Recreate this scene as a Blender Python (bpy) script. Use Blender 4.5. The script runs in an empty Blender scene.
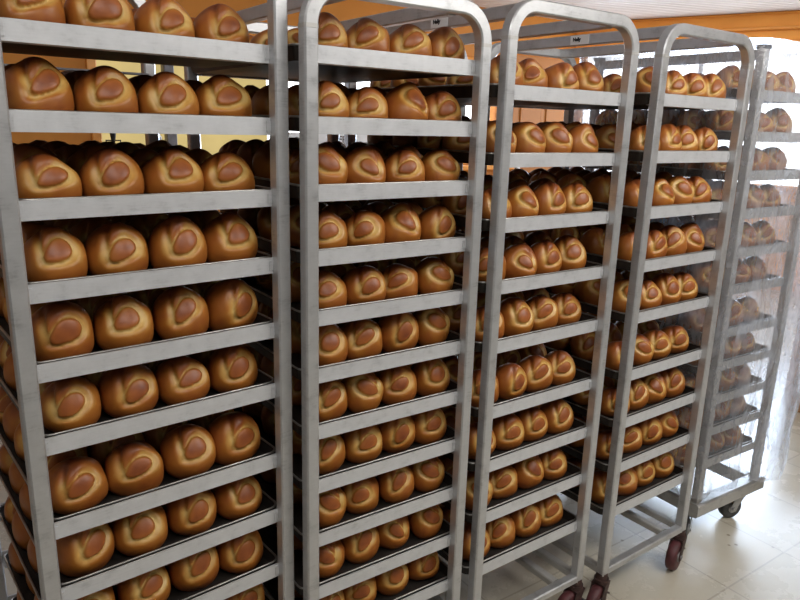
import bpy, math, random
import numpy as np
from mathutils import Matrix, Vector

random.seed(7)
rng = np.random.default_rng(11)
SC = bpy.context.scene
COL = SC.collection
PI = math.pi
R = math.radians

# ------------------------------------------------------------------ camera
CAM_H = 1.394
cam_d = bpy.data.cameras.new('camera')
cam_d.sensor_width = 36.0
cam_d.lens = 687.7 * 36 / 800
cam_d.clip_start = 0.05
cam = bpy.data.objects.new('camera', cam_d)
COL.objects.link(cam)
cam.matrix_world = Matrix.Translation((0, 0, CAM_H)) @ Matrix.Rotation(R(90 - 14.38), 4, 'X') @ Matrix.Rotation(R(1.64), 4, 'Z')
SC.camera = cam
SC.view_settings.view_transform = 'Standard'
SC.view_settings.look = 'None'
SC.view_settings.exposure = 0.0
SC.view_settings.gamma = 1.0

# ------------------------------------------------------------------ node helpers
def new_mat(name):
    m = bpy.data.materials.new(name)
    m.use_nodes = True
    nt = m.node_tree
    return m, nt, nt.nodes['Principled BSDF']

def node(nt, typ, **kw):
    n = nt.nodes.new(typ)
    for k, v in kw.items():
        if k in n.inputs.keys():
            n.inputs[k].default_value = v
        else:
            setattr(n, k, v)
    return n

def ramp(nt, fac, stops):
    n = nt.nodes.new('ShaderNodeValToRGB')
    cr = n.color_ramp
    while len(cr.elements) < len(stops):
        cr.elements.new(0.5)
    for e, (p, c) in zip(cr.elements, stops):
        e.position = p
        e.color = (*c, 1)
    nt.links.new(fac, n.inputs['Fac'])
    return n.outputs['Color']

def coords(nt, scale=(1, 1, 1), rot=(0, 0, 0), kind='Object'):
    tc = nt.nodes.new('ShaderNodeTexCoord')
    mp = nt.nodes.new('ShaderNodeMapping')
    mp.inputs['Scale'].default_value = scale
    mp.inputs['Rotation'].default_value = rot
    nt.links.new(tc.outputs[kind], mp.inputs['Vector'])
    return mp.outputs['Vector']

def plain(name, col, rough=0.5, metal=0.0, var=0.12, scale=12.0, stretch=(1, 1, 1), bump=0.0, spec=0.5):
    m, nt, b = new_mat(name)
    v = coords(nt, stretch)
    n = node(nt, 'ShaderNodeTexNoise', Scale=scale, Detail=4.0)
    nt.links.new(v, n.inputs['Vector'])
    lo = tuple(max(0, c * (1 - var)) for c in col)
    hi = tuple(min(1, c * (1 + var)) for c in col)
    nt.links.new(ramp(nt, n.outputs['Fac'], [(0.3, lo), (0.7, hi)]), b.inputs['Base Color'])
    b.inputs['Roughness'].default_value = rough
    b.inputs['Metallic'].default_value = metal
    b.inputs['Specular IOR Level'].default_value = spec
    if bump:
        bp = node(nt, 'ShaderNodeBump', Strength=bump, Distance=0.004)
        nt.links.new(n.outputs['Fac'], bp.inputs['Height'])
        nt.links.new(bp.outputs['Normal'], b.inputs['Normal'])
    return m

M = {}
# brushed, scuffed aluminium
def alu(name, lo, hi, metal, rough):
    m, nt, b = new_mat(name)
    v = coords(nt, (6, 6, 6))
    n = node(nt, 'ShaderNodeTexNoise', Scale=5.0, Detail=6.0, Roughness=0.65)
    nt.links.new(v, n.inputs['Vector'])
    n2 = node(nt, 'ShaderNodeTexNoise', Scale=38.0, Detail=3.0)
    v2 = coords(nt, (1, 1, 9))
    nt.links.new(v2, n2.inputs['Vector'])
    mx = node(nt, 'ShaderNodeMath', operation='MULTIPLY_ADD')
    mx.inputs[1].default_value = 0.35
    nt.links.new(n2.outputs['Fac'], mx.inputs[0])
    nt.links.new(n.outputs['Fac'], mx.inputs[2])
    nt.links.new(ramp(nt, mx.outputs[0], [(0.42, lo), (0.62, hi), (0.9, tuple(min(1, c * 1.1) for c in hi))]), b.inputs['Base Color'])
    b.inputs['Metallic'].default_value = metal
    rr = node(nt, 'ShaderNodeMapRange')
    rr.inputs['To Min'].default_value = rough - 0.1
    rr.inputs['To Max'].default_value = rough + 0.12
    nt.links.new(n.outputs['Fac'], rr.inputs['Value'])
    nt.links.new(rr.outputs['Result'], b.inputs['Roughness'])
    return m
M['alu'] = alu('scuffed_aluminium', (0.40, 0.405, 0.41), (0.56, 0.565, 0.57), 0.68, 0.38)
M['alu_flat'] = alu('runner_aluminium', (0.50, 0.51, 0.52), (0.64, 0.65, 0.665), 0.38, 0.40)
M['alu_old'] = alu('weathered_aluminium', (0.34, 0.33, 0.31), (0.50, 0.49, 0.47), 0.5, 0.5)
M['pan'] = plain('dark_baked_tray', (0.050, 0.043, 0.038), 0.5, 0.6, 0.4, 20)
M['rim'] = plain('tray_rim_steel', (0.42, 0.41, 0.39), 0.35, 0.85, 0.2, 30)
M['rust'] = plain('rusty_fork', (0.060, 0.032, 0.028), 0.6, 0.3, 0.5, 60, bump=0.3)
M['tyre_red'] = plain('maroon_tyre', (0.085, 0.022, 0.025), 0.55, 0, 0.3, 40)
M['tyre_black'] = plain('dark_grey_tyre', (0.055, 0.055, 0.055), 0.6, 0, 0.3, 40)
M['steel'] = plain('dull_steel', (0.40, 0.40, 0.40), 0.4, 0.7, 0.2, 30)
M['black'] = plain('black_plastic', (0.012, 0.012, 0.013), 0.45, 0, 0.3, 20)
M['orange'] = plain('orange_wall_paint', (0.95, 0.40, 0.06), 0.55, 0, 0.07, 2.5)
M['orange_trim'] = plain('orange_gloss_trim', (0.86, 0.35, 0.055), 0.35, 0, 0.06, 4)
M['door'] = plain('orange_door_paint', (0.46, 0.165, 0.018), 0.5, 0, 0.06, 4)
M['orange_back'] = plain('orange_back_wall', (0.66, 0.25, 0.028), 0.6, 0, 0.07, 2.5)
M['white'] = plain('white_paint', (0.80, 0.80, 0.79), 0.5, 0, 0.04, 6)
M['ceiling'] = plain('white_corrugated', (0.93, 0.905, 0.91), 0.45, 0, 0.04, 3)
M['mullion'] = plain('grey_mullion', (0.20, 0.20, 0.22), 0.5, 0.2, 0.2, 20)
M['card'] = plain('brown_cardboard', (0.33, 0.16, 0.065), 0.75, 0, 0.12, 8)
M['paper'] = plain('white_paper', (0.86, 0.86, 0.85), 0.6, 0, 0.03, 5)
M['ink'] = plain('black_ink', (0.02, 0.02, 0.022), 0.6, 0, 0.1, 5)
M['leaf'] = plain('green_leaf', (0.06, 0.16, 0.04), 0.5, 0, 0.4, 20)
M['pot'] = plain('clay_pot', (0.30, 0.13, 0.07), 0.7, 0, 0.2, 20)
M['teal'] = plain('teal_bottle', (0.03, 0.36, 0.33), 0.4, 0, 0.1, 20)
M['magenta'] = plain('magenta_bottle', (0.45, 0.05, 0.30), 0.4, 0, 0.1, 20)

def emis(name, col, s, scale=1.5, var=0.15):
    m = bpy.data.materials.new(name)
    m.use_nodes = True
    nt = m.node_tree
    nt.nodes.clear()
    out = nt.nodes.new('ShaderNodeOutputMaterial')
    e = nt.nodes.new('ShaderNodeEmission')
    n = node(nt, 'ShaderNodeTexNoise', Scale=scale, Detail=3.0)
    nt.links.new(coords(nt), n.inputs['Vector'])
    lo = tuple(c * (1 - var) for c in col)
    nt.links.new(ramp(nt, n.outputs['Fac'], [(0.35, lo), (0.65, col)]), e.inputs['Color'])
    e.inputs['Strength'].default_value = s
    nt.links.new(e.outputs[0], out.inputs['Surface'])
    return m
M['day'] = emis('overcast_daylight', (0.93, 0.96, 1.0), 4.6)
M['yellow_out'] = emis('glowing_yellow_wall', (0.86, 0.66, 0.27), 0.80, 3.0, 0.14)  # yellow outside wall, its daylight put in as emission

# crust: per-vertex bake value drives the colour
def crust(name, dark=1.0):
    m, nt, b = new_mat(name)
    at = node(nt, 'ShaderNodeAttribute', attribute_name='bake')
    n = node(nt, 'ShaderNodeTexNoise', Scale=28.0, Detail=5.0, Roughness=0.6)
    nt.links.new(coords(nt), n.inputs['Vector'])
    ma = node(nt, 'ShaderNodeMath', operation='MULTIPLY_ADD')
    ma.inputs[1].default_value = 0.40
    nt.links.new(n.outputs['Fac'], ma.inputs[0])
    nt.links.new(at.outputs['Fac'], ma.inputs[2])
    inf = node(nt, 'ShaderNodeObjectInfo')
    rs = node(nt, 'ShaderNodeMath', operation='MULTIPLY_ADD')
    rs.inputs[1].default_value = 0.12
    nt.links.new(inf.outputs['Random'], rs.inputs[0])
    nt.links.new(ma.outputs[0], rs.inputs[2])
    sub = node(nt, 'ShaderNodeMath', operation='SUBTRACT')
    sub.inputs[1].default_value = 0.26
    nt.links.new(rs.outputs[0], sub.inputs[0])
    st = [(0.0, (0.70, 0.485, 0.175)), (0.17, (0.58, 0.325, 0.080)), (0.42, (0.42, 0.152, 0.023)),
          (0.72, (0.34, 0.098, 0.020)), (1.0, (0.16, 0.036, 0.013))]
    st = [(p, tuple(c * dark for c in col)) for p, col in st]
    nt.links.new(ramp(nt, sub.outputs[0], st), b.inputs['Base Color'])
    b.inputs['Roughness'].default_value = 0.40
    b.inputs['Specular IOR Level'].default_value = 0.45
    bp = node(nt, 'ShaderNodeBump', Strength=0.22, Distance=0.0025)
    nt.links.new(n.outputs['Fac'], bp.inputs['Height'])
    nt.links.new(bp.outputs['Normal'], b.inputs['Normal'])
    return m
M['crust'] = crust('egg_washed_crust')

# floor: vinyl tiles, worn
def floor_mat():
    m, nt, b = new_mat('worn_vinyl_tiles')
    v = coords(nt, (1, 1, 1), (0, 0, R(-35)))
    v.node.inputs['Location'].default_value = (0.12, -0.2465, 0)
    br = node(nt, 'ShaderNodeTexBrick', Scale=1.0, offset=0.0)
    br.inputs['Brick Width'].default_value = 0.346
    br.inputs['Row Height'].default_value = 0.346
    br.inputs['Mortar Size'].default_value = 0.0035
    br.inputs['Mortar Smooth'].default_value = 0.3
    br.inputs['Color1'].default_value = (0.56, 0.52, 0.43, 1)
    br.inputs['Color2'].default_value = (0.53, 0.49, 0.40, 1)
    br.inputs['Mortar'].default_value = (0.42, 0.38, 0.31, 1)
    nt.links.new(v, br.inputs['Vector'])
    n = node(nt, 'ShaderNodeTexNoise', Scale=3.0, Detail=7.0, Roughness=0.7)
    nt.links.new(v, n.inputs['Vector'])
    dirt = ramp(nt, n.outputs['Fac'], [(0.25, (0.84, 0.82, 0.79)), (0.65, (1, 1, 1))])
    vo = node(nt, 'ShaderNodeTexVoronoi', Scale=9.0)
    nt.links.new(v, vo.inputs['Vector'])
    sp = ramp(nt, vo.outputs['Distance'], [(0.035, (0.35, 0.30, 0.25)), (0.07, (1, 1, 1))])
    m1 = node(nt, 'ShaderNodeMix', data_type='RGBA', blend_type='MULTIPLY')
    m1.inputs[0].default_value = 1.0
    nt.links.new(br.outputs['Color'], m1.inputs[6]); nt.links.new(dirt, m1.inputs[7])
    m2 = node(nt, 'ShaderNodeMix', data_type='RGBA', blend_type='MULTIPLY')
    m2.inputs[0].default_value = 0.8
    nt.links.new(m1.outputs[2], m2.inputs[6]); nt.links.new(sp, m2.inputs[7])
    nt.links.new(m2.outputs[2], b.inputs['Base Color'])
    rr = node(nt, 'ShaderNodeMapRange')
    rr.inputs['To Min'].default_value = 0.38
    rr.inputs['To Max'].default_value = 0.16
    nt.links.new(n.outputs['Fac'], rr.inputs['Value'])
    nt.links.new(rr.outputs['Result'], b.inputs['Roughness'])
    return m
M['floor'] = floor_mat()

# clear wrinkled plastic film
def film():
    m = bpy.data.materials.new('clear_plastic_film')
    m.use_nodes = True
    nt = m.node_tree
    nt.nodes.clear()
    out = nt.nodes.new('ShaderNodeOutputMaterial')
    v = coords(nt, (1, 1, 0.22))
    n = node(nt, 'ShaderNodeTexNoise', Scale=13.0, Detail=5.0, Roughness=0.6, Distortion=0.8)
    nt.links.new(v, n.inputs['Vector'])
    n2 = node(nt, 'ShaderNodeTexNoise', Scale=42.0, Detail=3.0, Distortion=0.6)
    nt.links.new(coords(nt, (1, 1, 0.5)), n2.inputs['Vector'])
    add = node(nt, 'ShaderNodeMath', operation='MULTIPLY_ADD')
    add.inputs[1].default_value = 0.6
    nt.links.new(n2.outputs['Fac'], add.inputs[0]); nt.links.new(n.outputs['Fac'], add.inputs[2])
    bp = node(nt, 'ShaderNodeBump', Strength=0.8, Distance=0.014)
    nt.links.new(add.outputs[0], bp.inputs['Height'])
    tr = node(nt, 'ShaderNodeBsdfTransparent')
    tr.inputs['Color'].default_value = (0.95, 0.96, 0.98, 1)
    gl = node(nt, 'ShaderNodeBsdfGlossy', Roughness=0.07)
    nt.links.new(bp.outputs['Normal'], gl.inputs['Normal'])
    df = node(nt, 'ShaderNodeBsdfDiffuse'); df.inputs['Color'].default_value = (0.86, 0.88, 0.92, 1)
    tl = node(nt, 'ShaderNodeBsdfTranslucent'); tl.inputs['Color'].default_value = (0.88, 0.90, 0.94, 1)
    haze = node(nt, 'ShaderNodeMixShader', Fac=0.6)
    nt.links.new(df.outputs[0], haze.inputs[1]); nt.links.new(tl.outputs[0], haze.inputs[2])
    hz = node(nt, 'ShaderNodeMixShader')
    hf = node(nt, 'ShaderNodeMapRange')
    hf.inputs['From Min'].default_value = 0.72; hf.inputs['From Max'].default_value = 1.08
    hf.inputs['To Min'].default_value = 0.20; hf.inputs['To Max'].default_value = 0.52
    nt.links.new(add.outputs[0], hf.inputs['Value'])
    nt.links.new(hf.outputs['Result'], hz.inputs['Fac'])
    nt.links.new(tr.outputs[0], hz.inputs[1]); nt.links.new(haze.outputs[0], hz.inputs[2])
    fr = node(nt, 'ShaderNodeFresnel', IOR=1.35)
    nt.links.new(bp.outputs['Normal'], fr.inputs['Normal'])
    fx = node(nt, 'ShaderNodeMath', operation='MULTIPLY', use_clamp=True)
    fx.inputs[1].default_value = 0.65
    nt.links.new(fr.outputs[0], fx.inputs[0])
    mx = node(nt, 'ShaderNodeMixShader')
    nt.links.new(fx.outputs[0], mx.inputs['Fac'])
    nt.links.new(hz.outputs[0], mx.inputs[1]); nt.links.new(gl.outputs[0], mx.inputs[2])
    nt.links.new(mx.outputs[0], out.inputs['Surface'])
    return m
M['film'] = film()

# ------------------------------------------------------------------ mesh builder
class MB:
    def __init__(s):
        s.v = []; s.f = []; s.sm = []
    def add(s, vs, fs, smooth=False):
        o = len(s.v)
        s.v += [tuple(p) for p in vs]
        for f in fs:
            s.f.append(tuple(i + o for i in f)); s.sm.append(smooth)
    def box(s, x0, x1, y0, y1, z0, z1):
        vs = [(x, y, z) for z in (z0, z1) for y in (y0, y1) for x in (x0, x1)]
        s.add(vs, [(0, 2, 3, 1), (4, 5, 7, 6), (0, 1, 5, 4), (2, 6, 7, 3), (0, 4, 6, 2), (1, 3, 7, 5)])
    def bbox(s, x0, x1, y0, y1, z0, z1, b=0.002):
        # box with chamfered edges along its longest axis profile
        dims = [x1 - x0, y1 - y0, z1 - z0]
        ax = dims.index(max(dims))
        lo = [x0, y0, z0]; hi = [x1, y1, z1]
        p, q = [i for i in range(3) if i != ax]
        prof = [(lo[p] + b, lo[q]), (hi[p] - b, lo[q]), (hi[p], lo[q] + b), (hi[p], hi[q] - b),
                (hi[p] - b, hi[q]), (lo[p] + b, hi[q]), (lo[p], hi[q] - b), (lo[p], lo[q] + b)]
        vs = []
        for e in (lo[ax], hi[ax]):
            for a, c in prof:
                w = [0, 0, 0]; w[ax] = e; w[p] = a; w[q] = c; vs.append(w)
        fs = [(i, (i + 1) % 8, 8 + (i + 1) % 8, 8 + i) for i in range(8)] + [tuple(range(7, -1, -1)), tuple(range(8, 16))]
        s.add(vs, fs)
    def sweep(s, pts, prof, side, caps=True, closed=False, smooth=False):
        # pts path; prof list of (a, b): a along `side` (fixed vector), b along side x tangent
        n = len(pts); k = len(prof)
        P = [Vector(p) for p in pts]; S = Vector(side).normalized()
        vs = []
        for i in range(n):
            if closed:
                t = P[(i + 1) % n] - P[i - 1]
            else:
                t = P[min(i + 1, n - 1)] - P[max(i - 1, 0)]
            t.normalize()
            B = S.cross(t).normalized()
            for a, b in prof:
                vs.append(P[i] + S * a + B * b)
        fs = []
        for i in range(n if closed else n - 1):
            j = (i + 1) % n
            for c in range(k):
                d = (c + 1) % k
                fs.append((i * k + c, i * k + d, j * k + d, j * k + c))
        if caps and not closed:
            fs.append(tuple(range(k - 1, -1, -1))); fs.append(tuple((n - 1) * k + c for c in range(k)))
        s.add(vs, fs, smooth)
    def cyl(s, p0, p1, r, n=16, r1=None, smooth=True):
        p0 = Vector(p0); p1 = Vector(p1); t = (p1 - p0).normalized()
        a = t.orthogonal().normalized(); b = t.cross(a)
        r1 = r if r1 is None else r1
        vs = [p0 + a * r * math.cos(2 * PI * i / n) + b * r * math.sin(2 * PI * i / n) for i in range(n)]
        vs += [p1 + a * r1 * math.cos(2 * PI * i / n) + b * r1 * math.sin(2 * PI * i / n) for i in range(n)]
        s.add(vs, [(i, (i + 1) % n, n + (i + 1) % n, n + i) for i in range(n)], smooth)
        s.add(vs[:n], [tuple(range(n - 1, -1, -1))]); s.add(vs[n:], [tuple(range(n))])
    def lathe(s, c, axis, prof, n=24):
        # prof: (offset along axis, radius)
        c = Vector(c); t = Vector(axis).normalized(); a = t.orthogonal().normalized(); b = t.cross(a)
        vs = []
        for o, r in prof:
            for i in range(n):
                vs.append(c + t * o + a * r * math.cos(2 * PI * i / n) + b * r * math.sin(2 * PI * i / n))
        fs = []
        for j in range(len(prof) - 1):
            for i in range(n):
                k = (i + 1) % n
                fs.append((j * n + i, j * n + k, (j + 1) * n + k, (j + 1) * n + i))
        fs.append(tuple(range(n - 1, -1, -1))); fs.append(tuple((len(prof) - 1) * n + i for i in range(n)))
        s.add(vs, fs, True)
    def mesh(s, name, mat):
        me = bpy.data.meshes.new(name)
        me.from_pydata(s.v, [], s.f)
        me.polygons.foreach_set('use_smooth', s.sm)
        me.materials.append(mat)
        me.validate(); me.update()
        return me
    def build(s, name, mat, parent=None):
        return link(name, s.mesh(name, mat), parent)

def link(name, data, parent=None):
    o = bpy.data.objects.new(name, data)
    COL.objects.link(o)
    if parent: o.parent = parent
    return o

def tag(o, label=None, cat=None, group=None, kind=None):
    if label: o['label'] = label
    if cat: o['category'] = cat
    if group: o['group'] = group
    if kind: o['kind'] = kind
    return o

def empty(name, loc, rz=0):
    o = link(name, None)
    o.empty_display_size = 0.1
    o.location = loc; o.rotation_euler = (0, 0, rz)
    return o

def struct(o):
    o['kind'] = 'structure'; return o

def text_mesh(name, txt, size, mat, parent, mw, bold=0.0):
    cu = bpy.data.curves.new(name, 'FONT')
    cu.body = txt; cu.size = size; cu.extrude = 0.0006; cu.offset = bold
    cu.align_x = 'CENTER'; cu.align_y = 'CENTER'
    t = bpy.data.objects.new(name, cu); COL.objects.link(t)
    dg = bpy.context.evaluated_depsgraph_get()
    me = bpy.data.meshes.new_from_object(t.evaluated_get(dg))
    bpy.data.objects.remove(t); bpy.data.curves.remove(cu)
    me.name = name
    me.materials.clear(); me.materials.append(mat)
    o = link(name, me, parent)
    o.matrix_local = mw
    return o

# rounded square tube profile
def rsq(h, b, hh=None):
    hh = h if hh is None else hh
    return [(-h + b, -hh), (h - b, -hh), (h, -hh + b), (h, hh - b), (h - b, hh), (-h + b, hh), (-h, hh - b), (-h, -hh + b)]

# ------------------------------------------------------------------ room
# back wall runs parallel to the racks, right wall carries the bright window
A_B = R(36.6)
CORNER = Vector((1.70, 7.37, 0))
DB = Vector((math.cos(A_B), math.sin(A_B), 0))         # along the back wall, towards the corner
A_R = math.atan2(-0.77, 1.16)
DR = Vector((math.cos(A_R), math.sin(A_R), 0))         # along the right wall, away from the corner
NB = Vector((DB.y, -DB.x, 0))                          # into the room
NR = Vector((DR.y, -DR.x, 0))
if NR.y > 0: NR = -NR
if NB.y > 0: NB = -NB
CEIL = 2.42

def wall_with_hole(name, origin, d, nrm, length, holes, mat, th=0.15):
    """wall made of blocks around rectangular openings (s0, s1, z0, z1); s along d"""
    mb = MB()
    ss = sorted({0, length, *[h[0] for h in holes], *[h[1] for h in holes]})
    zs = sorted({0, CEIL, *[h[2] for h in holes], *[h[3] for h in holes]})
    for a, b in zip(ss, ss[1:]):
        for c, e in zip(zs, zs[1:]):
            ms, mz = (a + b) / 2, (c + e) / 2
            if any(h[0] < ms < h[1] and h[2] < mz < h[3] for h in holes): continue
            mb.box(a, b, 0, th, c, e)
    o = mb.build(name, mat)
    o.matrix_world = Matrix((( d.x, -nrm.x, 0, origin.x), (d.y, -nrm.y, 0, origin.y), (0, 0, 1, 0), (0, 0, 0, 1)))
    return struct(o)

def frame_m(origin, d, nrm):
    return Matrix(((d.x, -nrm.x, 0, origin.x), (d.y, -nrm.y, 0, origin.y), (0, 0, 1, origin.z), (0, 0, 0, 1)))

LB = 9.0
OB = CORNER - DB * LB
W1 = (LB - 4.60, LB - 1.02, 1.10, 1.93)        # window 1 on the back wall (s0, s1, z0, z1)
W2 = (0.12, 3.4, 0.95, 2.14)                  # window 2 on the right wall
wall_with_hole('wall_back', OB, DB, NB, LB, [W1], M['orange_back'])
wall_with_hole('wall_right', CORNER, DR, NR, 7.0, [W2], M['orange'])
mb = MB(); mb.box(-8, 9, -3, 12, -0.05, 0.0)
struct(mb.build('floor', M['floor']))
# corrugated ceiling, ridges parallel to the right wall
mb = MB()
nx = 150
vs = []; fs = []
for i in range(nx * 4 + 1):
    q = i / (nx * 4) * 13.0
    ph = (i % 4)
    z = CEIL + (0.0 if ph in (0, 3) else 0.06)
    for t in (-7.5, 7.5):
        p = CORNER + Vector((0.6, 0.9, 0)) + NR * q + DR * t
        vs.append((p.x, p.y, z))
for i in range(nx * 4):
    fs.append((2 * i, 2 * i + 1, 2 * i + 3, 2 * i + 2))
mb.add(vs, fs)
struct(mb.build('ceiling', M['ceiling']))
# picture-rail trim on the right wall and the corner trim
mb = MB(); mb.bbox(0, 7.0, -0.03, 0, 2.27, 2.30, 0.006)
o = mb.build('trim_1', M['orange_trim']); o.matrix_world = frame_m(CORNER, DR, NR); struct(o)
mb = MB(); mb.bbox(0, 7.0, -0.02, 0, CEIL - 0.02, CEIL, 0.006)
o = mb.build('trim_2', M['orange_trim']); o.matrix_world = frame_m(CORNER, DR, NR); struct(o)

# window 1: frame, mullions and a yellow wall and white slab beyond, both emitting the daylight
mb = MB()
s0, s1, z0, z1 = W1
for a, b, c, e in ((s0 - .06, s1 + .06, z1, z1 + .06), (s0 - .06, s1 + .06, z0 - .06, z0), (s0 - .06, s0, z0, z1), (s1, s1 + .06, z0, z1)):
    mb.bbox(a, b, -0.025, 0.06, c, e, 0.006)
w1 = mb.build('window_1', M['orange_trim']); w1.matrix_world = frame_m(OB, DB, NB); struct(w1)
for s in (s0 + 0.477, s0 + 1.635, s0 + 2.8):
    mb = MB(); mb.bbox(s - .035, s + .035, 0.02, 0.09, z0, z1, 0.005)
    mb.build('mullion', M['mullion'], w1)
mb = MB(); mb.box(s0 - .8, s0 + 1.62, 0.9, 0.95, 0.0, CEIL)
o = mb.build('wall_outside', M['yellow_out']); o.matrix_world = frame_m(OB, DB, NB); struct(o)
mb = MB(); mb.box(s0 + 1.62, s1 + .9, 0.9, 0.95, 0.0, CEIL)
o = mb.build('daylight_slab_outside', M['day']); o.matrix_world = frame_m(OB, DB, NB); struct(o)  # glowing slab stands in for the white daylight outside
mb = MB(); mb.bbox(s0 - .1, s1 + .1, -0.16, -0.026, z0 - .10, z0 - .06, 0.006)
o = mb.build('trim_3', M['orange_trim']); o.matrix_world = frame_m(OB, DB, NB); struct(o)

# things standing in window 1, seen between the shelves
WM = frame_m(OB, DB, NB)
def on_sill(name, s, off, z):
    o = empty(name, WM @ Vector((s, off, z)), A_B)
    return o
SILL = W1[2] - 0.06
sg = on_sill('paper_sign', W1[0] + 1.72, -0.06, SILL)
mb = MB(); mb.bbox(-.40, .38, -.004, .004, 0.0, .265, .001); mb.build('sheet', M['paper'], sg)
fx = Matrix(((1, 0, 0, .105), (0, 0, -1, -.0045), (0, 1, 0, .215), (0, 0, 0, 1)))
text_mesh('lettering', 'D FREN', .075, M['ink'], sg, fx, .001)
mb = MB()
mb.sweep([(-.315 + .034 * math.cos(2 * PI * i / 24), -.005, .195 + .034 * math.sin(2 * PI * i / 24)) for i in range(24)], [(-.0006, -.004), (.0006, -.004), (.0006, .004), (-.0006, .004)], (0, 1, 0), closed=True)
mb.build('ring_emblem', M['ink'], sg)
fx = Matrix(((1, 0, 0, -.315), (0, 0, -1, -.0045), (0, 1, 0, .195), (0, 0, 0, 1)))
text_mesh('emblem_lettering', 'C', .045, M['ink'], sg, fx, .001)
tag(sg, 'white paper sign with black capital letters in the window behind the racks', 'sign')
tp = on_sill('bracket_fixture', W1[0] + .06, -0.06, SILL)
mb = MB(); mb.lathe((0, 0, .18), (0, 0, 1), [(0, .010), (.02, .014), (.10, .026), (.17, .028), (.175, .022)], 16); mb.build('tapered_head', M['black'], tp)
mb = MB(); mb.cyl((0, 0, 0), (0, 0, .182), .007, 10); mb.build('stem', M['black'], tp)
mb = MB(); mb.cyl((0, 0, 0), (0, 0, .008), .05, 20); mb.build('base', M['black'], tp)
mb = MB()
for sx in (-1, 1):
    mb.cyl((0, 0, .195), (sx * .045, 0, .195), .004, 8); mb.cyl((sx * .045, 0, .199), (sx * .048, 0, 0), .004, 8)
mb.build('wire_bracket', M['black'], tp)
tag(tp, 'small black tapered fixture on a wire bracket in front of the yellow window', 'fixture')
pp = on_sill('potted_plant', W1[0] + .20, -0.06, SILL)
mb = MB(); mb.lathe((0, 0, 0), (0, 0, 1), [(0, .030), (.06, .040), (.062, .044), (.075, .044), (.075, .036), (.068, .034)], 18); mb.build('pot', M['pot'], pp)
mb = MB(); lr = random.Random(3)
for i in range(26):
    a = lr.uniform(0, 2 * PI); e = lr.uniform(.3, 1.4); L = lr.uniform(.07, .13); wd = .017
    dr = Vector((math.cos(a) * math.cos(e), math.sin(a) * math.cos(e) * .6, math.sin(e))); sd_ = dr.cross(Vector((0, 0, 1))).normalized() * wd
    b0 = Vector((0, 0, .07)); m1 = b0 + dr * L * .55; t1 = b0 + dr * L + Vector((0, 0, -.02))
    mb.add([b0, m1 + sd_, t1, m1 - sd_], [(0, 1, 2, 3)], True)
mb.build('foliage', M['leaf'], pp)
tag(pp, 'small green leafy plant standing beside the grey window post', 'plant')
for nm, s, mt in (('teal', .305, 'teal'), ('magenta', .365, 'magenta')):
    bt = on_sill('squeeze_bottle', W1[0] + s, -0.05, SILL)
    mb = MB(); mb.lathe((0, 0, 0), (0, 0, 1), [(0, .024), (.004, .027), (.16, .027), (.185, .018), (.19, .012), (.20, .012)], 18); mb.build('bottle_body', M[mt], bt)
    mb = MB(); mb.lathe((0, 0, .20), (0, 0, 1), [(0, .015), (.022, .015), (.03, .006), (.055, .003)], 14); mb.build('nozzle', M['white'], bt)
    tag(bt, '%s squeeze bottle with white nozzle standing in the window' % nm, 'bottle')

# cardboard box on the floor by the right wall
bx_ = empty('cardboard_box', (2.335, 3.415, 0), R(-28))
mb = MB(); mb.bbox(-.24, .24, -.20, .20, 0, .085, .004); mb.bbox(-.236, .236, -.196, .196, .085, .47, .004); mb.build('carton', M['card'], bx_)
mb = MB(); mb.bbox(-.243, .243, -.203, .203, .47, .52, .004); mb.build('lid', M['card'], bx_)
mb = MB(); mb.box(-.03, .03, -.2035, -.2005, .0, .46); mb.build('tape', plain('tan_tape', (.42, .25, .11), .4), bx_)
tag(bx_, 'brown cardboard box standing on the tiles at the right edge', 'box')

# window 2: frosted bright window behind the wrapped rack
mb = MB()
s0, s1, z0, z1 = W2
for a, b, c, e in ((s0 - .05, s1 + .05, z1, z1 + .05), (s0 - .05, s1 + .05, z0 - .05, z0), (s0 - .05, s0, z0, z1), (s1, s1 + .05, z0, z1)):
    mb.bbox(a, b, -0.02, 0.06, c, e, 0.006)
w2 = mb.build('window_2', M['orange_trim']); w2.matrix_world = frame_m(CORNER, DR, NR); struct(w2)
mb = MB(); mb.box(s0, s1, 0.05, 0.06, z0, z1)
mb.build('window_pane', M['day'], w2)
for k in range(1, 3):
    s = s0 + (s1 - s0) * k / 3
    mb = MB(); mb.bbox(s - .02, s + .02, 0.0, 0.05, z0, z1, 0.004)
    mb.build('mullion', M['white'], w2)

# panelled orange door beside the corner on the back wall
mb = MB(); sd = LB - 0.86
mb.bbox(sd, sd + 0.82, -0.035, 0.0, 0.0, 2.05, 0.004)
for c, e in ((0.15, 0.9), (1.02, 1.9)):
    for a, b in ((0.09, 0.38), (0.45, 0.74)):
        mb.bbox(sd + a, sd + b, -0.047, -0.035, c, e, 0.008)
d1 = mb.build('door_1', M['door']); d1.matrix_world = frame_m(OB, DB, NB); struct(d1)
mb = MB(); mb.lathe((sd + 0.06, -0.035, 1.0), (0, -1, 0), [(0, .012), (.03, .012), (.035, .026), (.055, .028), (.065, .018)], 16)
mb.build('door_handle', M['steel'], d1)

# ------------------------------------------------------------------ loaves
def ico(sub):
    import bmesh
    bm = bmesh.new()
    bmesh.ops.create_icosphere(bm, subdivisions=sub, radius=1.0)
    v = np.array([p.co[:] for p in bm.verts]); f = np.array([[q.index for q in p.verts] for p in bm.faces])
    bm.free()
    return v, f
ICO = {s: ico(s) for s in (3, 4, 5)}

def sstep(x, a, b):
    t = np.clip((x - a) / (b - a), 0, 1)
    return t * t * (3 - 2 * t)

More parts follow.
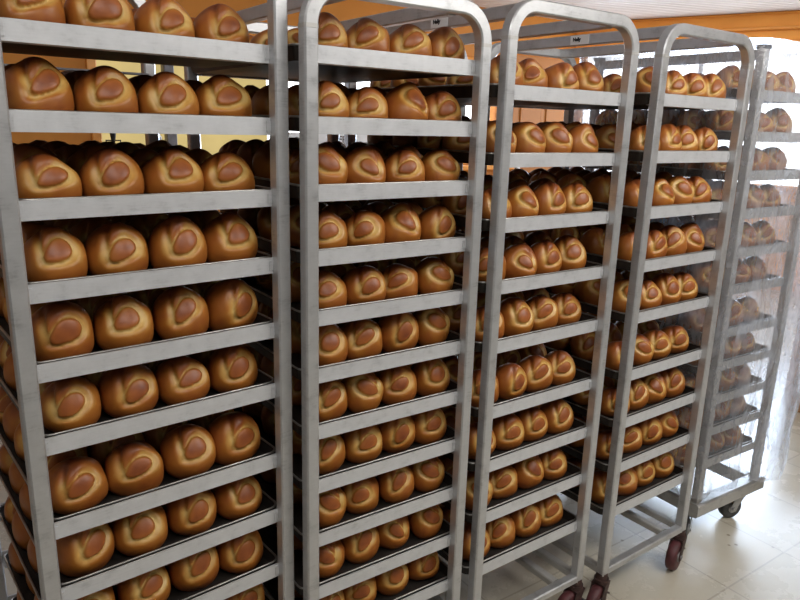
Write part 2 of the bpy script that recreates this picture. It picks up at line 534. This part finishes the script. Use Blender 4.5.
def loaf_arrays(sub, style, seed):
    g = np.random.default_rng(seed)
    v, f = ICO[sub]
    v = v.copy()
    el = R(g.uniform(24, 34))
    n = np.array([g.uniform(-.06, .10), -math.cos(el), math.sin(el)]); n /= np.linalg.norm(n)
    right = np.cross(np.array([0, 0, 1.0]), n); right = -right if right[0] < 0 else right
    right /= np.linalg.norm(right)
    up = np.cross(n, right); up = -up if up[2] < 0 else up
    th = np.arccos(np.clip(v @ n, -1, 1)); a = v @ right; b = v @ up
    l = np.maximum(np.hypot(a, b), 1e-6)
    X = th * a / l; Y = th * b / l
    if style == 0:
        tilt = R(g.uniform(22, 42)); ea, eb = g.uniform(.52, .60), g.uniform(.30, .36); mir = 1
    else:
        tilt = R(g.uniform(20, 58)); ea, eb = g.uniform(.48, .60), g.uniform(.28, .37); mir = 1 if g.random() < .85 else -1
    cx, cy = g.uniform(-.07, .05), g.uniform(-.22, -.08)
    X = X * mir
    c, s = math.cos(tilt), math.sin(tilt)
    dx, dy = X - cx, Y - cy
    p = dx * c + dy * s; q = -dx * s + dy * c
    wob = 1 + .03 * np.sin(2 * np.arctan2(q, p) + g.uniform(0, 6)) + .03 * np.sin(3 * np.arctan2(q, p) + g.uniform(0, 6))
    tear = np.clip(1 + .20 * p / ea, .6, 1.3)      # the lobe narrows to a point at its lower left
    rho = np.hypot(p / ea, q / (eb * tear)) / wob
    ml = (ea + eb) / 2
    sd = (rho - 1) * ml                       # >0 outside the inner lobe
    ang = np.arctan2(q, p)                    # 0 at the long end, up-right
    # along the upper arc the over-rope lies tight on the lobe; right and below the fold is open and pale
    tight = sstep(np.cos(ang - R(112)), 0.30, 0.80)
    wid = (.19 + .06 * np.cos(ang + R(20))) * (1 - tight) + .075 * tight
    groove = np.exp(-((sd - .035) / np.where(sd < .035, .050, .10 - .04 * tight)) ** 2)
    pale = np.where(sd < .01, np.exp(-((sd - .01) / .055) ** 2), np.exp(-((sd - .01) / wid) ** 2))
    # tail: the fold leaves the left end of the lobe and climbs over the top
    ex, ey = cx - ea * c * .93, cy - ea * s * .93
    tx, ty = ex + g.uniform(-.02, .14), ey + g.uniform(.95, 1.15)
    mx_, my_ = ex - .17, ey + .40
    dmin = np.full(len(X), 9.0); tt = np.zeros(len(X)); sgn = np.zeros(len(X))
    K = 14
    pts = [((1 - k) ** 2 * ex + 2 * k * (1 - k) * mx_ + k * k * tx, (1 - k) ** 2 * ey + 2 * k * (1 - k) * my_ + k * k * ty) for k in np.linspace(0, 1, K)]
    for i in range(K - 1):
        (x0, y0), (x1, y1) = pts[i], pts[i + 1]
        ux, uy = x1 - x0, y1 - y0; L2 = ux * ux + uy * uy
        t = np.clip(((X - x0) * ux + (Y - y0) * uy) / L2, 0, 1)
        d = np.hypot(X - x0 - t * ux, Y - y0 - t * uy)
        upd = d < dmin
        dmin = np.where(upd, d, dmin); tt = np.where(upd, (i + t) / (K - 1), tt)
        sgn = np.where(upd, (X - x0) * uy - (Y - y0) * ux, sgn)
    fade = 1 - sstep(tt, .5, 1.0)
    wt = np.where(sgn > 0, .11, .25)          # sharp on the over-rope side, soft on the left
    tg = np.exp(-(dmin / np.where(sgn > 0, .07, .15)) ** 2) * (1 - .5 * tt)
    tp = np.exp(-(dmin / wt) ** 2) * fade
    on = 1 - sstep(1 - rho, -.02, .14)
    tg = tg * on; tp = tp * on
    lobe = np.exp(-(((X - cx + .06) / .36) ** 2 + ((Y - cy - .80) / .30) ** 2) / 2)
    r = np.ones(len(v))
    dent = np.maximum(.15 * groove * (1 - .15 * tight), .16 * tg)
    r -= dent
    r += .02 * np.clip(1 - rho ** 2, 0, 1) ** .5
    r += .15 * lobe * (1 - .8 * tg)
    low = sum(g.normal(0, .020) * np.sin(v @ g.normal(0, 2.2, 3) + g.uniform(0, 6)) for _ in range(5))
    r += low
    rx, ry, rz = .0520 * g.uniform(.97, 1.03), .0495 * g.uniform(.97, 1.02), .0505 * g.uniform(.96, 1.05)
    P = v * r[:, None] * np.array([rx, ry, rz])
    # fuller lower half, flat base
    zz = P[:, 2]
    k = np.where(zz < 0, 1 + .08 * np.clip(-zz / rz, 0, 1), 1 - .05 * np.clip(zz / rz, 0, 1))
    P[:, 0] *= k; P[:, 1] *= k
    ax_ = np.abs(P[:, 0]); P[:, 0] = np.sign(P[:, 0]) * np.where(ax_ < .038, ax_, .038 + .0115 * np.tanh((ax_ - .038) / .0115))
    P[:, 1] = np.where(P[:, 1] < .036, P[:, 1], .036 + .009 * np.tanh((P[:, 1] - .036) / .009))
    fl = -.80 * rz
    P[:, 2] = np.where(zz < fl, fl + (zz - fl) * .08, zz)
    P[:, 2] -= P[:, 2].min()
    # bake value: 0 pale fold .. 1 dark crust
    bake = .62 + .20 * np.clip(v[:, 2], 0, 1) ** 2 + .20 * lobe + .10 * np.clip(-v[:, 2] - .3, 0, 1)
    bake = bake - .10 * np.exp(-((sd - .30) / .22) ** 2)
    inner = np.clip(1 - rho, 0, 1)
    bake = np.where(rho < 1, .58 + .22 * sstep(inner, .0, .7) - .07 * np.clip(q / eb, -1, 1), bake)
    pl = np.clip(np.maximum(pale, tp), 0, 1)
    mot = sum(np.sin(v @ g.normal(0, 7, 3) + g.uniform(0, 6)) for _ in range(4)) * .03
    bake = bake * (1 - pl) + (.03 + .5 * np.abs(mot)) * pl + mot
    return P.astype(np.float32), f, np.clip(bake, 0, 1.1).astype(np.float32)

def mesh_from(name, P, F, bake, mat):
    me = bpy.data.meshes.new(name)
    me.vertices.add(len(P)); me.vertices.foreach_set('co', P.ravel())
    me.loops.add(F.size); me.loops.foreach_set('vertex_index', F.ravel().astype(np.int32))
    me.polygons.add(len(F)); me.polygons.foreach_set('loop_start', np.arange(0, F.size, 3, dtype=np.int32))
    me.polygons.foreach_set('use_smooth', np.ones(len(F), bool))
    at = me.attributes.new('bake', 'FLOAT', 'POINT'); at.data.foreach_set('value', bake)
    me.materials.append(mat); me.update(); me.validate()
    return me

NV = 12
LOAF = {st: [mesh_from('bread_loaf', *loaf_arrays(5, st, 100 + 50 * st + i), M['crust']) for i in range(NV)] for st in (0, 1)}
LOW = {st: [loaf_arrays(3, st, 100 + 50 * st + i) for i in range(NV)] for st in (0, 1)}

# ------------------------------------------------------------------ racks
def zsc(zs, s): return [CAM_H + s * (z - CAM_H) for z in zs]
RACKS = {
 1: dict(e=0.001, name='leftmost rack', x=-.3978, y=1.1255, yaw=40.1, W=.4145, H=1.69, first=.060, pitch=.1015, style=0, el=0,
         z=zsc([1.536, 1.398, 1.254, 1.112, .968, .828, .657, .516, .371, .228, .085], .88)),
 2: dict(e=0.008, name='second rack from left', x=-.0090, y=1.3755, yaw=35.2, W=.3613, H=1.632, first=.063, pitch=.0935, style=1,
         z=zsc([1.546, 1.403, 1.26, 1.117, .978, .84, .698, .556, .408, .258, .110], .85)),
 3: dict(e=0.016, name='third rack from left', x=.373, y=1.6255, yaw=36.1, W=.359, H=1.65, first=.045, pitch=.095, style=1,
         z=[1.48, 1.338, 1.195, 1.054, .912, .748, .607, .467, .319]),
 4: dict(e=0.016, name='fourth rack from left', x=.7802, y=1.8949, yaw=36.6, W=.358, H=1.65, first=.062, pitch=.095, style=1,
         z=[1.485, 1.344, 1.201, 1.059, .917, .752, .610, .471, .330]),
 5: dict(e=0.014, name='plastic-wrapped rack', x=1.1855, y=2.2310, yaw=33.2, W=.311, H=1.633, first=-.028, pitch=.0955, style=1,
         z=zsc([1.545, 1.401, 1.262, 1.122, .975, .833, .662, .527, .385, .250, .108], .845)),
}
DEP = 0.60
PT = 0.0135      # half post
BARH = 0.030

def caster(root, u, d, ztop, fork_m, tyre_m, swing, pedal):
    c = math.cos(swing); s = math.sin(swing)
    def L(x, y, z): return (u + x * c - y * s, d + x * s + y * c, z)
    rw = .0500 if pedal is not None else .0440; off = .026
    mb = MB()
    mb.cyl(L(0, 0, ztop - .022), L(0, 0, ztop + .004), .017, 16)
    mb.cyl(L(0, 0, ztop - .026), L(0, 0, ztop - .014), .0215, 18)
    for sy in (-1, 1):
        y = sy * .0195
        prof = [(-.019, ztop - .026), (.020, ztop - .026), (off + .014, rw + .004), (off + .010, rw - .012), (off - .012, rw - .012), (off - .020, rw + .010)]
        vs = [L(px, y - .0015, pz) for px, pz in prof] + [L(px, y + .0015, pz) for px, pz in prof]
        k = len(prof)
        mb.add(vs, [tuple(range(k - 1, -1, -1)), tuple(range(k, 2 * k))] + [(i, (i + 1) % k, k + (i + 1) % k, k + i) for i in range(k)])
    # top plate of the fork
    vs = [L(px, py, pz) for pz in (ztop - .029, ztop - .025) for px, py in ((-.019, -.0208), (.020, -.0208), (.020, .0208), (-.019, .0208))]
    mb.add(vs, [(3, 2, 1, 0), (4, 5, 6, 7), (0, 1, 5, 4), (1, 2, 6, 5), (2, 3, 7, 6), (3, 0, 4, 7)])
    f = mb.build('caster', fork_m, root)
    ax = Vector(L(0, 1, 0)) - Vector(L(0, 0, 0))
    mb = MB()
    mb.lathe(L(off, 0, rw), ax, [(-.0145, .026), (-.015, rw - .006), (-.011, rw - .0015), (0, rw - .0005), (.011, rw - .0015), (.015, rw - .006), (.0145, .026)], 32)
    w = mb.build('wheel', tyre_m, f)
    mb = MB(); mb.cyl(L(off, -.025, rw), L(off, .025, rw), .007, 10)
    mb.cyl(L(off, -.0175, rw), L(off, .0175, rw), .018, 16)
    mb.build('axle', M['steel'], f)
    if pedal:
        mb = MB()
        vs = [L(px, py, pz) for px, pz in ((-.012, .062), (-.045, .040), (-.045, .046), (-.012, .069)) for py in (-.014, .014)]
        mb.add(vs, [(0, 2, 3, 1), (2, 4, 5, 3), (4, 6, 7, 5), (6, 0, 1, 7), (0, 6, 4, 2), (1, 3, 5, 7)])
        mb.build('brake_pedal', M['rust'], f)

def make_rack(k, c):
    root = empty('bakery_rack', (c['x'], c['y'], 0), R(c['yaw']))
    W = c['W'] + c['e']; us = -c['e'] / 2
    uL, uR = us - W / 2, us + W / 2
    c['uL'], c['uR'] = uL, uR
    H = c['H']; RB = .078
    alu_m = M['alu'] if k < 5 else M['alu_old']
    zb = .130 if k < 5 else .130
    pL, pR = uL - PT, uR + PT
    prof = rsq(PT, .003)
    for d in (-.021 + PT, DEP + .021 - PT):
        for u in (pL, pR):
            mb = MB()
            top = H - RB if k < 5 else H
            mb.sweep([(u, d, zb), (u, d, top)], prof, (0, 1, 0))
            mb.build('post', alu_m, root)
        if k < 5:
            mb = MB()
            zt = H - PT; rc = RB - PT
            path = []
            for i in range(11):
                a = PI - i / 10 * PI / 2
                path.append((pL + rc + rc * math.cos(a), d, zt - rc + rc * math.sin(a)))
            for i in range(11):
                a = PI / 2 - i / 10 * PI / 2
                path.append((pR - rc + rc * math.cos(a), d, zt - rc + rc * math.sin(a)))
            path[0] = (pL, d, H - RB); path[-1] = (pR, d, H - RB)
            mb.sweep(path, prof, (0, 1, 0))
            b = mb.build('top_bow', alu_m, root)
            # butt sleeves where the bow meets the posts
            for u in (pL, pR):
                m2 = MB(); m2.sweep([(u, d, H - RB - .006), (u, d, H - RB + .001)], rsq(PT + .0006, .003), (0, 1, 0))
                m2.build('weld_seam', M['alu_old'], b)
        else:
            for u in (pL, pR):
                m2 = MB(); m2.bbox(u - PT - .0015, u + PT + .0015, d - PT - .0015, d + PT + .0015, H, H + .012, .002)
                m2.build('end_cap', M['black'], root)
    # top cross bars, running front to rear
    for i, u in enumerate((uL + .060, uR - .060)):
        if k == 5 and i == 1: continue
        mb = MB()
        z1 = H - .001
        d0, d1 = -.021 + 2 * PT, DEP + .021 - 2 * PT
        if k == 5: u = (pL, pR)[i]
        mb.bbox(u - .011, u + .011, d0, d1, z1 - .028, z1, .002)
        cb = mb.build('top_crossbar', alu_m, root)
        if k in (3, 4) and i == 0:
            mb = MB(); mb.box(u - .0122, u - .0111, .27, .335, z1 - .0262, z1 - .002)
            st = mb.build('sticker', M['paper'], cb); st['label'] = 'white paper sticker'
            mw = Matrix(((0, 0, -1, u - .0125), (-1, 0, 0, .312), (0, 1, 0, z1 - .0125), (0, 0, 0, 1)))
            tx = text_mesh('lettering', 'Nally', .013, M['ink'], cb, mw, .0006)
    # runners front and rear, every shelf
    for z in c['z']:
        for rear in (0, 1):
            if k == 1 and rear and z == c['z'][0]: continue
            mb = MB()
            y0 = 0 if not rear else DEP
            sg = 1 if not rear else -1
            th = .003
            prof_r = [(0, z), (th * sg, z), (th * sg, z - BARH + th), (.030 * sg, z - BARH + th), (.030 * sg, z - BARH), (0, z - BARH)]
            n = len(prof_r)
            vs = [(u, y0 + a, b) for u in (uL, uR) for a, b in prof_r]
            fs = [(i, (i + 1) % n, n + (i + 1) % n, n + i) for i in range(n)] + [tuple(range(n)), tuple(range(2 * n - 1, n - 1, -1))]
            if not rear: fs = [tuple(reversed(f)) for f in fs]
            mb.add(vs, fs)
            # weld tabs
            for u in (uL + .004, uR - .004):
                mb.bbox(u - .004, u + .004, y0 - .002 * sg if not rear else y0, y0 + .002 if not rear else y0 + .002, z - BARH + .006, z - .006, .0005)
            mb.build('shelf_runner', M['alu_flat'] if k < 5 else M['alu_old'], root)
    # base
    if k < 5:
        for d in (-.021 + PT, DEP + .021 - PT):
            mb = MB(); mb.bbox(uL, uR, d - .0125, d + .0125, .128, .150, .003)
            mb.build('base_rail', alu_m, root)
        for u in (pL, uR - .062, pR):
            mb = MB(); mb.bbox(u - .0125, u + .0125, -.021 + 2 * PT, DEP + .021 - 2 * PT, .1285, .1495, .003)
            mb.build('base_crossbar', M['alu_old'], root)
        for d in (DEP - .03,):
            mb = MB(); mb.cyl((uL, d, c['z'][0] - .030), (uR, d, c['z'][0] - .030), .003, 8)
            if k == 1: mb.build('stop_rod', M['mullion'], root)
    else:
        for d in (-.021, DEP - .012):
            mb = MB(); mb.bbox(pL - PT - .012, pR + PT + .012, d - .014, d + .035, .118, .168, .006)
            mb.build('base_rail', alu_m, root)
        for u in (pL, pR):
            mb = MB(); mb.bbox(u - PT - .012, u + PT + .012, .015, DEP - .027, .1185, .1675, .006)
            mb.build('base_crossbar', alu_m, root)
    fm, tm = (M['rust'], M['tyre_red']) if k < 5 else (M['steel'], M['tyre_black'])
    sw = {1: (4.62, 2.6, 4.7, 1.9), 2: (4.66, 4.7, 4.62, 3.3), 3: (4.68, 3.2, 4.64, 3.3), 4: (3.4, 3.4, 3.6, 3.5), 5: (3.6, 2.85, 4.1, 3.9)}[k]
    zt = zb if k < 5 else .1185
    q = 0 if k < 5 else .045
    for i, (u, d) in enumerate(((pL + q * .6, -.0075 + q), (pR - q, -.0075 + q * .6), (pL + q, DEP + .0075 - q), (pR - q, DEP + .0075 - q))):
        caster(root, u, d, zt, fm, tm, sw[i], None if k == 5 else (k in (3, 4) and i < 2))
    lab = {1: 'bare aluminium bakery rack at the left edge, closest to the viewer',
           2: 'aluminium bakery rack with arched top, second from the left',
           3: 'aluminium bakery rack with arched top, third from the left',
           4: 'aluminium bakery rack with arched top, right beside the plastic-wrapped rack',
           5: 'square-cornered metal bakery rack wrapped in clear plastic at far right'}[k]
    tag(root, lab, 'bakery rack', 'bakery racks in a row')
    return root

# baking tray prototype meshes: .43 x .592, rolled wire rim
TL, TD, TH = .430, .583, .027
def tray_meshes(TD):
    mb = MB()
    r = .018; fl = .006
    def ring(x0, x1, y0, y1, z, rr, n=5):
        out = []
        for cx, cy, a0 in ((x1 - rr, y0 + rr, -PI / 2), (x1 - rr, y1 - rr, 0), (x0 + rr, y1 - rr, PI / 2), (x0 + rr, y0 + rr, PI)):
            for i in range(n):
                a = a0 + PI / 2 * i / (n - 1)
                out.append((cx + rr * math.cos(a), cy + rr * math.sin(a), z))
        return out
    outer = ring(.003, TL - .003, .003, TD - .003, TH - .003, r)
    ibot = ring(.003 + fl, TL - .003 - fl, .003 + fl, TD - .003 - fl, .002, r)
    obot = ring(.002 + fl, TL - .002 - fl, .002 + fl, TD - .002 - fl, 0, r)
    k = len(outer)
    outer2 = [(x, y, z) for x, y, z in ring(.001, TL - .001, .001, TD - .001, TH - .003, r)]
    vs = outer + ibot + obot + outer2
    fs = []
    for i in range(k):
        j = (i + 1) % k
        fs.append((k + i, k + j, j, i))
        fs.append((2 * k + j, 2 * k + i, 3 * k + i, 3 * k + j))
        fs.append((i, j, 3 * k + j, 3 * k + i))
    fs.append(tuple(range(k, 2 * k))); fs.append(tuple(range(3 * k - 1, 2 * k - 1, -1)))
    mb.add(vs, fs)
    pan = mb.mesh('pan', M['pan'])
    mb = MB()
    path = ring(.0025, TL - .0025, .0025, TD - .0025, TH - .001, r)
    prof = [(.0022 * math.cos(2 * PI * i / 6), .0022 * math.sin(2 * PI * i / 6)) for i in range(6)]
    mb.sweep(path, prof, (0, 0, 1), closed=True, smooth=True)
    return pan, mb.mesh('rim', M['rim'])
PAN, RIM = tray_meshes(TD)
PAN2, RIM2 = tray_meshes(.270)

ORD = ['first', 'second', 'third', 'fourth', 'fifth', 'sixth', 'seventh', 'eighth', 'ninth', 'tenth', 'eleventh']
def shelf_word(i, n):
    if i == 0: return 'top shelf'
    return ORD[i] + ' shelf from top'
COLW = ['leftmost', 'second from left', 'third from left', 'rightmost']
ROWW = ['front row', 'second row', 'third row', 'fourth row', 'back row']

# the 300 loaves that show largest in the photo (rack, shelf, row, column)
KEEP = set(int(q) for q in '''
10000 10001 10002 10003 10100 10101 10102 10103 10111 10112 10200 10201 10202 10203 10210 10211 10212 10213
10221 10222 10231 10233 10300 10301 10302 10303 10310 10311 10312 10313 10321 10322 10400 10401 10402 10403
10411 10412 10413 10430 10500 10501 10502 10503 10511 10512 10513 10520 10530 10600 10601 10602 10603 10610
10611 10612 10613 10620 10630 10640 10700 10701 10702 10703 10720 10730 10740 10800 10801 10802 10803 10820
10830 10840 10903 10940 20000 20001 20002 20003 20010 20020 20100 20101 20102 20103 20110 20120 20200 20201
20202 20203 20210 20213 20220 20223 20230 20240 20300 20301 20302 20303 20310 20311 20312 20320 20322 20330
20400 20401 20402 20403 20410 20411 20412 20413 20420 20500 20501 20502 20503 20510 20520 20600 20601 20602
20603 20610 20620 20630 20700 20701 20702 20703 20710 20720 20730 20800 20801 20802 20803 20810 20820 20900
20901 20902 20903 21000 21001 21002 21003 30000 30001 30002 30003 30010 30020 30030 30040 30100 30101 30102
30103 30110 30120 30130 30140 30200 30201 30202 30203 30210 30212 30213 30220 30300 30301 30302 30303 30310
30312 30313 30400 30401 30402 30403 30410 30412 30413 30500 30501 30502 30503 30510 30511 30512 30513 30600
30601 30602 30603 30610 30700 30701 30702 30703 30710 30800 30801 30802 30803 40000 40001 40002 40003 40010
40100 40101 40102 40103 40110 40200 40201 40202 40203 40210 40220 40230 40240 40300 40301 40302 40303 40310
40320 40400 40401 40402 40403 40410 40420 40500 40501 40502 40503 40510 40511 40513 40520 40600 40601 40602
40603 40610 40611 40700 40701 40702 40703 40710 40800 40801 40802 40803 50000 50002 50003 50100 50102 50103
50110 50120 50130 50140 50200 50202 50203 50210 50302 50303 50400 50402 50403 50500 50502 50503 50600 50602
50603 50610 50702 50703 50802 50803 50900 50902 50903 51000 51002 51003
'''.split())

allP, allF, allB = [], [], []
voff = 0
tray0 = None
for k, c in RACKS.items():
    root = make_rack(k, c)
    base_m = Matrix.Translation((c['x'], c['y'], 0)) @ Matrix.Rotation(R(c['yaw']), 4, 'Z')
    yaw = R(c['yaw'])
    for i, z in enumerate(c['z']):
        zt = z - BARH + .0034
        u0 = c['uL'] + c['first'] - {1: .0615, 2: .090, 3: .075, 4: .080, 5: .065}[k] + random.uniform(-.003, .003)
        loc = base_m @ Vector((u0, .0085, zt))
        if k == 1 and i == 0:
            t = empty('baking_tray', loc, yaw)
            link('pan', PAN2, t); link('rim', RIM2, t)
        elif tray0 is None:
            tray0 = t = empty('baking_tray', loc, yaw)
            parts = [link('pan', PAN, t), link('rim', RIM, t)]
        else:
            t = tray0.copy(); COL.objects.link(t)
            t.location = loc; t.rotation_euler = (0, 0, yaw)
            for p in parts:
                q = p.copy(); COL.objects.link(q); q.parent = t
        tag(t, '%s baking tray holding loaves on the %s, %s' % ('shallow dark' if k == 1 and i == 0 else 'dark', shelf_word(i, 0), c['name']), 'baking tray', 'baking trays on the racks')
        view_el = math.atan2(CAM_H - z - .04, 1.4)
        for row in range(2 if k == 1 and i == 0 else 5):
            for j in range(4):
                u = c['uL'] + c['first'] + c['pitch'] * j + random.uniform(-.003, .003) + (random.uniform(-.005, .005) if row else 0)
                d = .0085 + .070 + .1105 * row + random.uniform(-.004, .004)
                vi = random.randrange(NV)
                rz = random.gauss(0, .10 if k == 1 else .16) + {1: -.08, 2: -.30, 3: -.38, 4: -.45, 5: -.5}[k] + (0 if row < 2 else random.gauss(0, .3))
                sc = random.uniform(.96, 1.03) * (1.03 if k == 1 else .955)
                sz = random.uniform(.97, 1.05) * (.84 if i == 0 and row else 1.0) * {1: .94 if i < 3 else 1.0, 2: .97 if i < 5 else 1.03, 3: 1.0, 4: 1.0, 5: 1.0}[k]
                tip = (view_el - .25) * .55 + random.gauss(0, .06)     # how far the knot is turned upward
                tip = max(-.22, min(.30, tip))
                st = c['style'] if k > 1 else (0 if random.random() < .9 else 1)
                lm = base_m @ Matrix.Translation((u, d, zt + .0022)) @ Matrix.Rotation(rz, 4, 'Z')
                key = k * 10000 + i * 100 + row * 10 + j
                # (the tip turns the dough before its base flattens on the tray)
                if key in KEEP:
                    o = bpy.data.objects.new('bread_loaf', LOAF[st][vi])
                    COL.objects.link(o)
                    o.location = lm.to_translation()
                    o.rotation_euler = (0, 0, yaw + rz)
                    o.scale = (sc, sc, sc * sz)
                    tag(o, 'knotted loaf, %s in %s, %s, %s' % (COLW[j], ROWW[row], shelf_word(i, 0), c['name']),
                        'bread loaf', 'knotted bread loaves on the racks')
                else:
                    P, F, B = LOW[st][vi]
                    mm = np.array(lm @ Matrix.Diagonal((sc, sc, sc * sz, 1)))
                    Q = P @ mm[:3, :3].T + mm[:3, 3]
                    allP.append(Q.astype(np.float32)); allF.append(F + voff); allB.append(B); voff += len(P)
me = mesh_from('bread_loaves', np.concatenate(allP), np.concatenate(allF), np.concatenate(allB), M['crust'])
tag(link('bread_loaves', me), 'shadowed loaves filling the rear rows of the trays on all five racks', 'bread loaves', None, 'stuff')

# ------------------------------------------------------------------ plastic cover over the far-right rack
def plastic():
    c = RACKS[5]
    g = np.random.default_rng(5)
    u0, u1 = c['uL'] - .120, c['uR'] + .13
    d0, d1 = -.085, DEP + .07
    rr = .06
    # rounded-rectangle outline sampled evenly
    pts = []
    for cx, cy, a0 in ((u1 - rr, d0 + rr, -PI / 2), (u1 - rr, d1 - rr, 0), (u0 + rr, d1 - rr, PI / 2), (u0 + rr, d0 + rr, PI)):
        for i in range(7):
            a = a0 + PI / 2 * i / 6
            pts.append(Vector((cx + rr * math.cos(a), cy + rr * math.sin(a), 0)))
    dense = []
    n = len(pts)
    for i in range(n):
        a, b = pts[i], pts[(i + 1) % n]
        m = max(1, int((b - a).length / .012))
        for q in range(m): dense.append(a.lerp(b, q / m))
    N = len(dense)
    cen = Vector(((u0 + u1) / 2, (d0 + d1) / 2, 0))
    NZ = 70
    top = c['H'] + .022
    cum = 0; S = []
    for i in range(N):
        S.append(cum); cum += (dense[(i + 1) % N] - dense[i]).length
    vs = []; fs = []
    ph = g.uniform(0, 6.28, 12)
    for iz in range(NZ + 1):
        for i, p in enumerate(dense):
            s = S[i] / cum * 2 * PI
            nrm = (p - cen).normalized()
            hem = .235 + .025 * math.sin(2 * s + ph[0]) + .018 * math.sin(5 * s + ph[1]) + .006 * math.sin(13 * s + ph[2])
            t = iz / NZ                       # 0 top .. 1 hem
            z = top + (hem - top) * t
            amp = .004 + .007 * t
            w = amp * (math.sin(9 * s + ph[3] + 2.0 * t) + .7 * math.sin(17 * s + ph[4] - 3 * t) + .45 * math.sin(31 * s + ph[5] + 5 * t))
            w += .006 * math.sin(14 * t + 6 * s + ph[6]) + .004 * math.sin(33 * t - 9 * s + ph[7])
            shrink = -.022 * math.exp(-t * 9)          # gathered towards the frame at the top
            q = p + nrm * (w + shrink)
            q.y = min(q.y, 9)
            vs.append((q.x, max(q.y, d0 - .06), z))
    for iz in range(NZ):
        for i in range(N):
            j = (i + 1) % N
            fs.append((iz * N + i, (iz + 1) * N + i, (iz + 1) * N + j, iz * N + j))
    # sagging top
    rings = 8
    base = len(vs)
    for q in range(1, rings):
        t = q / rings
        for i in range(N):
            x, y, z = vs[i]
            xx, yy = x + (cen.x - x) * t, y + (cen.y - y) * t
            vs.append((xx, yy, top + .006 + .012 * math.sin(11 * xx + ph[8]) * math.sin(9 * yy + ph[9]) * t))
    vs.append((cen.x, cen.y, top + .006))
    prev = 0
    for q in range(1, rings):
        st = base + (q - 1) * N
        for i in range(N):
            j = (i + 1) % N
            fs.append((prev + i, prev + j, st + j, st + i))
        prev = st
    for i in range(N):
        fs.append((prev + i, prev + (i + 1) % N, len(vs) - 1))
    mb = MB(); mb.add(vs, fs, True)
    o = mb.build('plastic_cover', M['film'])
    o.location = (c['x'], c['y'], 0); o.rotation_euler = (0, 0, R(c['yaw']))
    tag(o, 'clear wrinkled plastic sheet draped over the far-right bakery rack', 'plastic cover')
plastic()

# ------------------------------------------------------------------ lights
def area(name, loc, target, sx, sy, power, col):
    l = bpy.data.lights.new(name, 'AREA'); l.shape = 'RECTANGLE'; l.size = sx; l.size_y = sy
    l.energy = power; l.color = col
    o = link(name, l); o.location = loc
    o.rotation_euler = (Vector(target) - Vector(loc)).to_track_quat('-Z', 'Y').to_euler()
    return o
pw = CORNER + DR * 1.8 + NR * 0.12
wl = area('window_light', (pw.x, pw.y, 1.6), tuple(Vector((pw.x, pw.y, 1.2)) + NR * 2), 3.0, 1.1, 70, (0.62, 0.78, 1.0))
wl.data.spread = R(95)
area('ceiling_light_near', (0.3, -0.1, 2.50), (0.55, 1.4, 0.9), 1.8, 0.5, 46, (1.0, 0.97, 0.93))
area('fill_light_right', (1.9, 1.0, 2.38), (1.25, 2.2, 0.8), 1.6, 0.6, 46, (1.0, 0.97, 0.93))  # unseen fill lamp, added to brighten the wrapped rack and nearby floor

w = bpy.data.worlds.new('room_ambient'); SC.world = w
w.use_nodes = True
w.node_tree.nodes['Background'].inputs['Color'].default_value = (1.0, 0.97, 0.93, 1)
w.node_tree.nodes['Background'].inputs['Strength'].default_value = 0.13
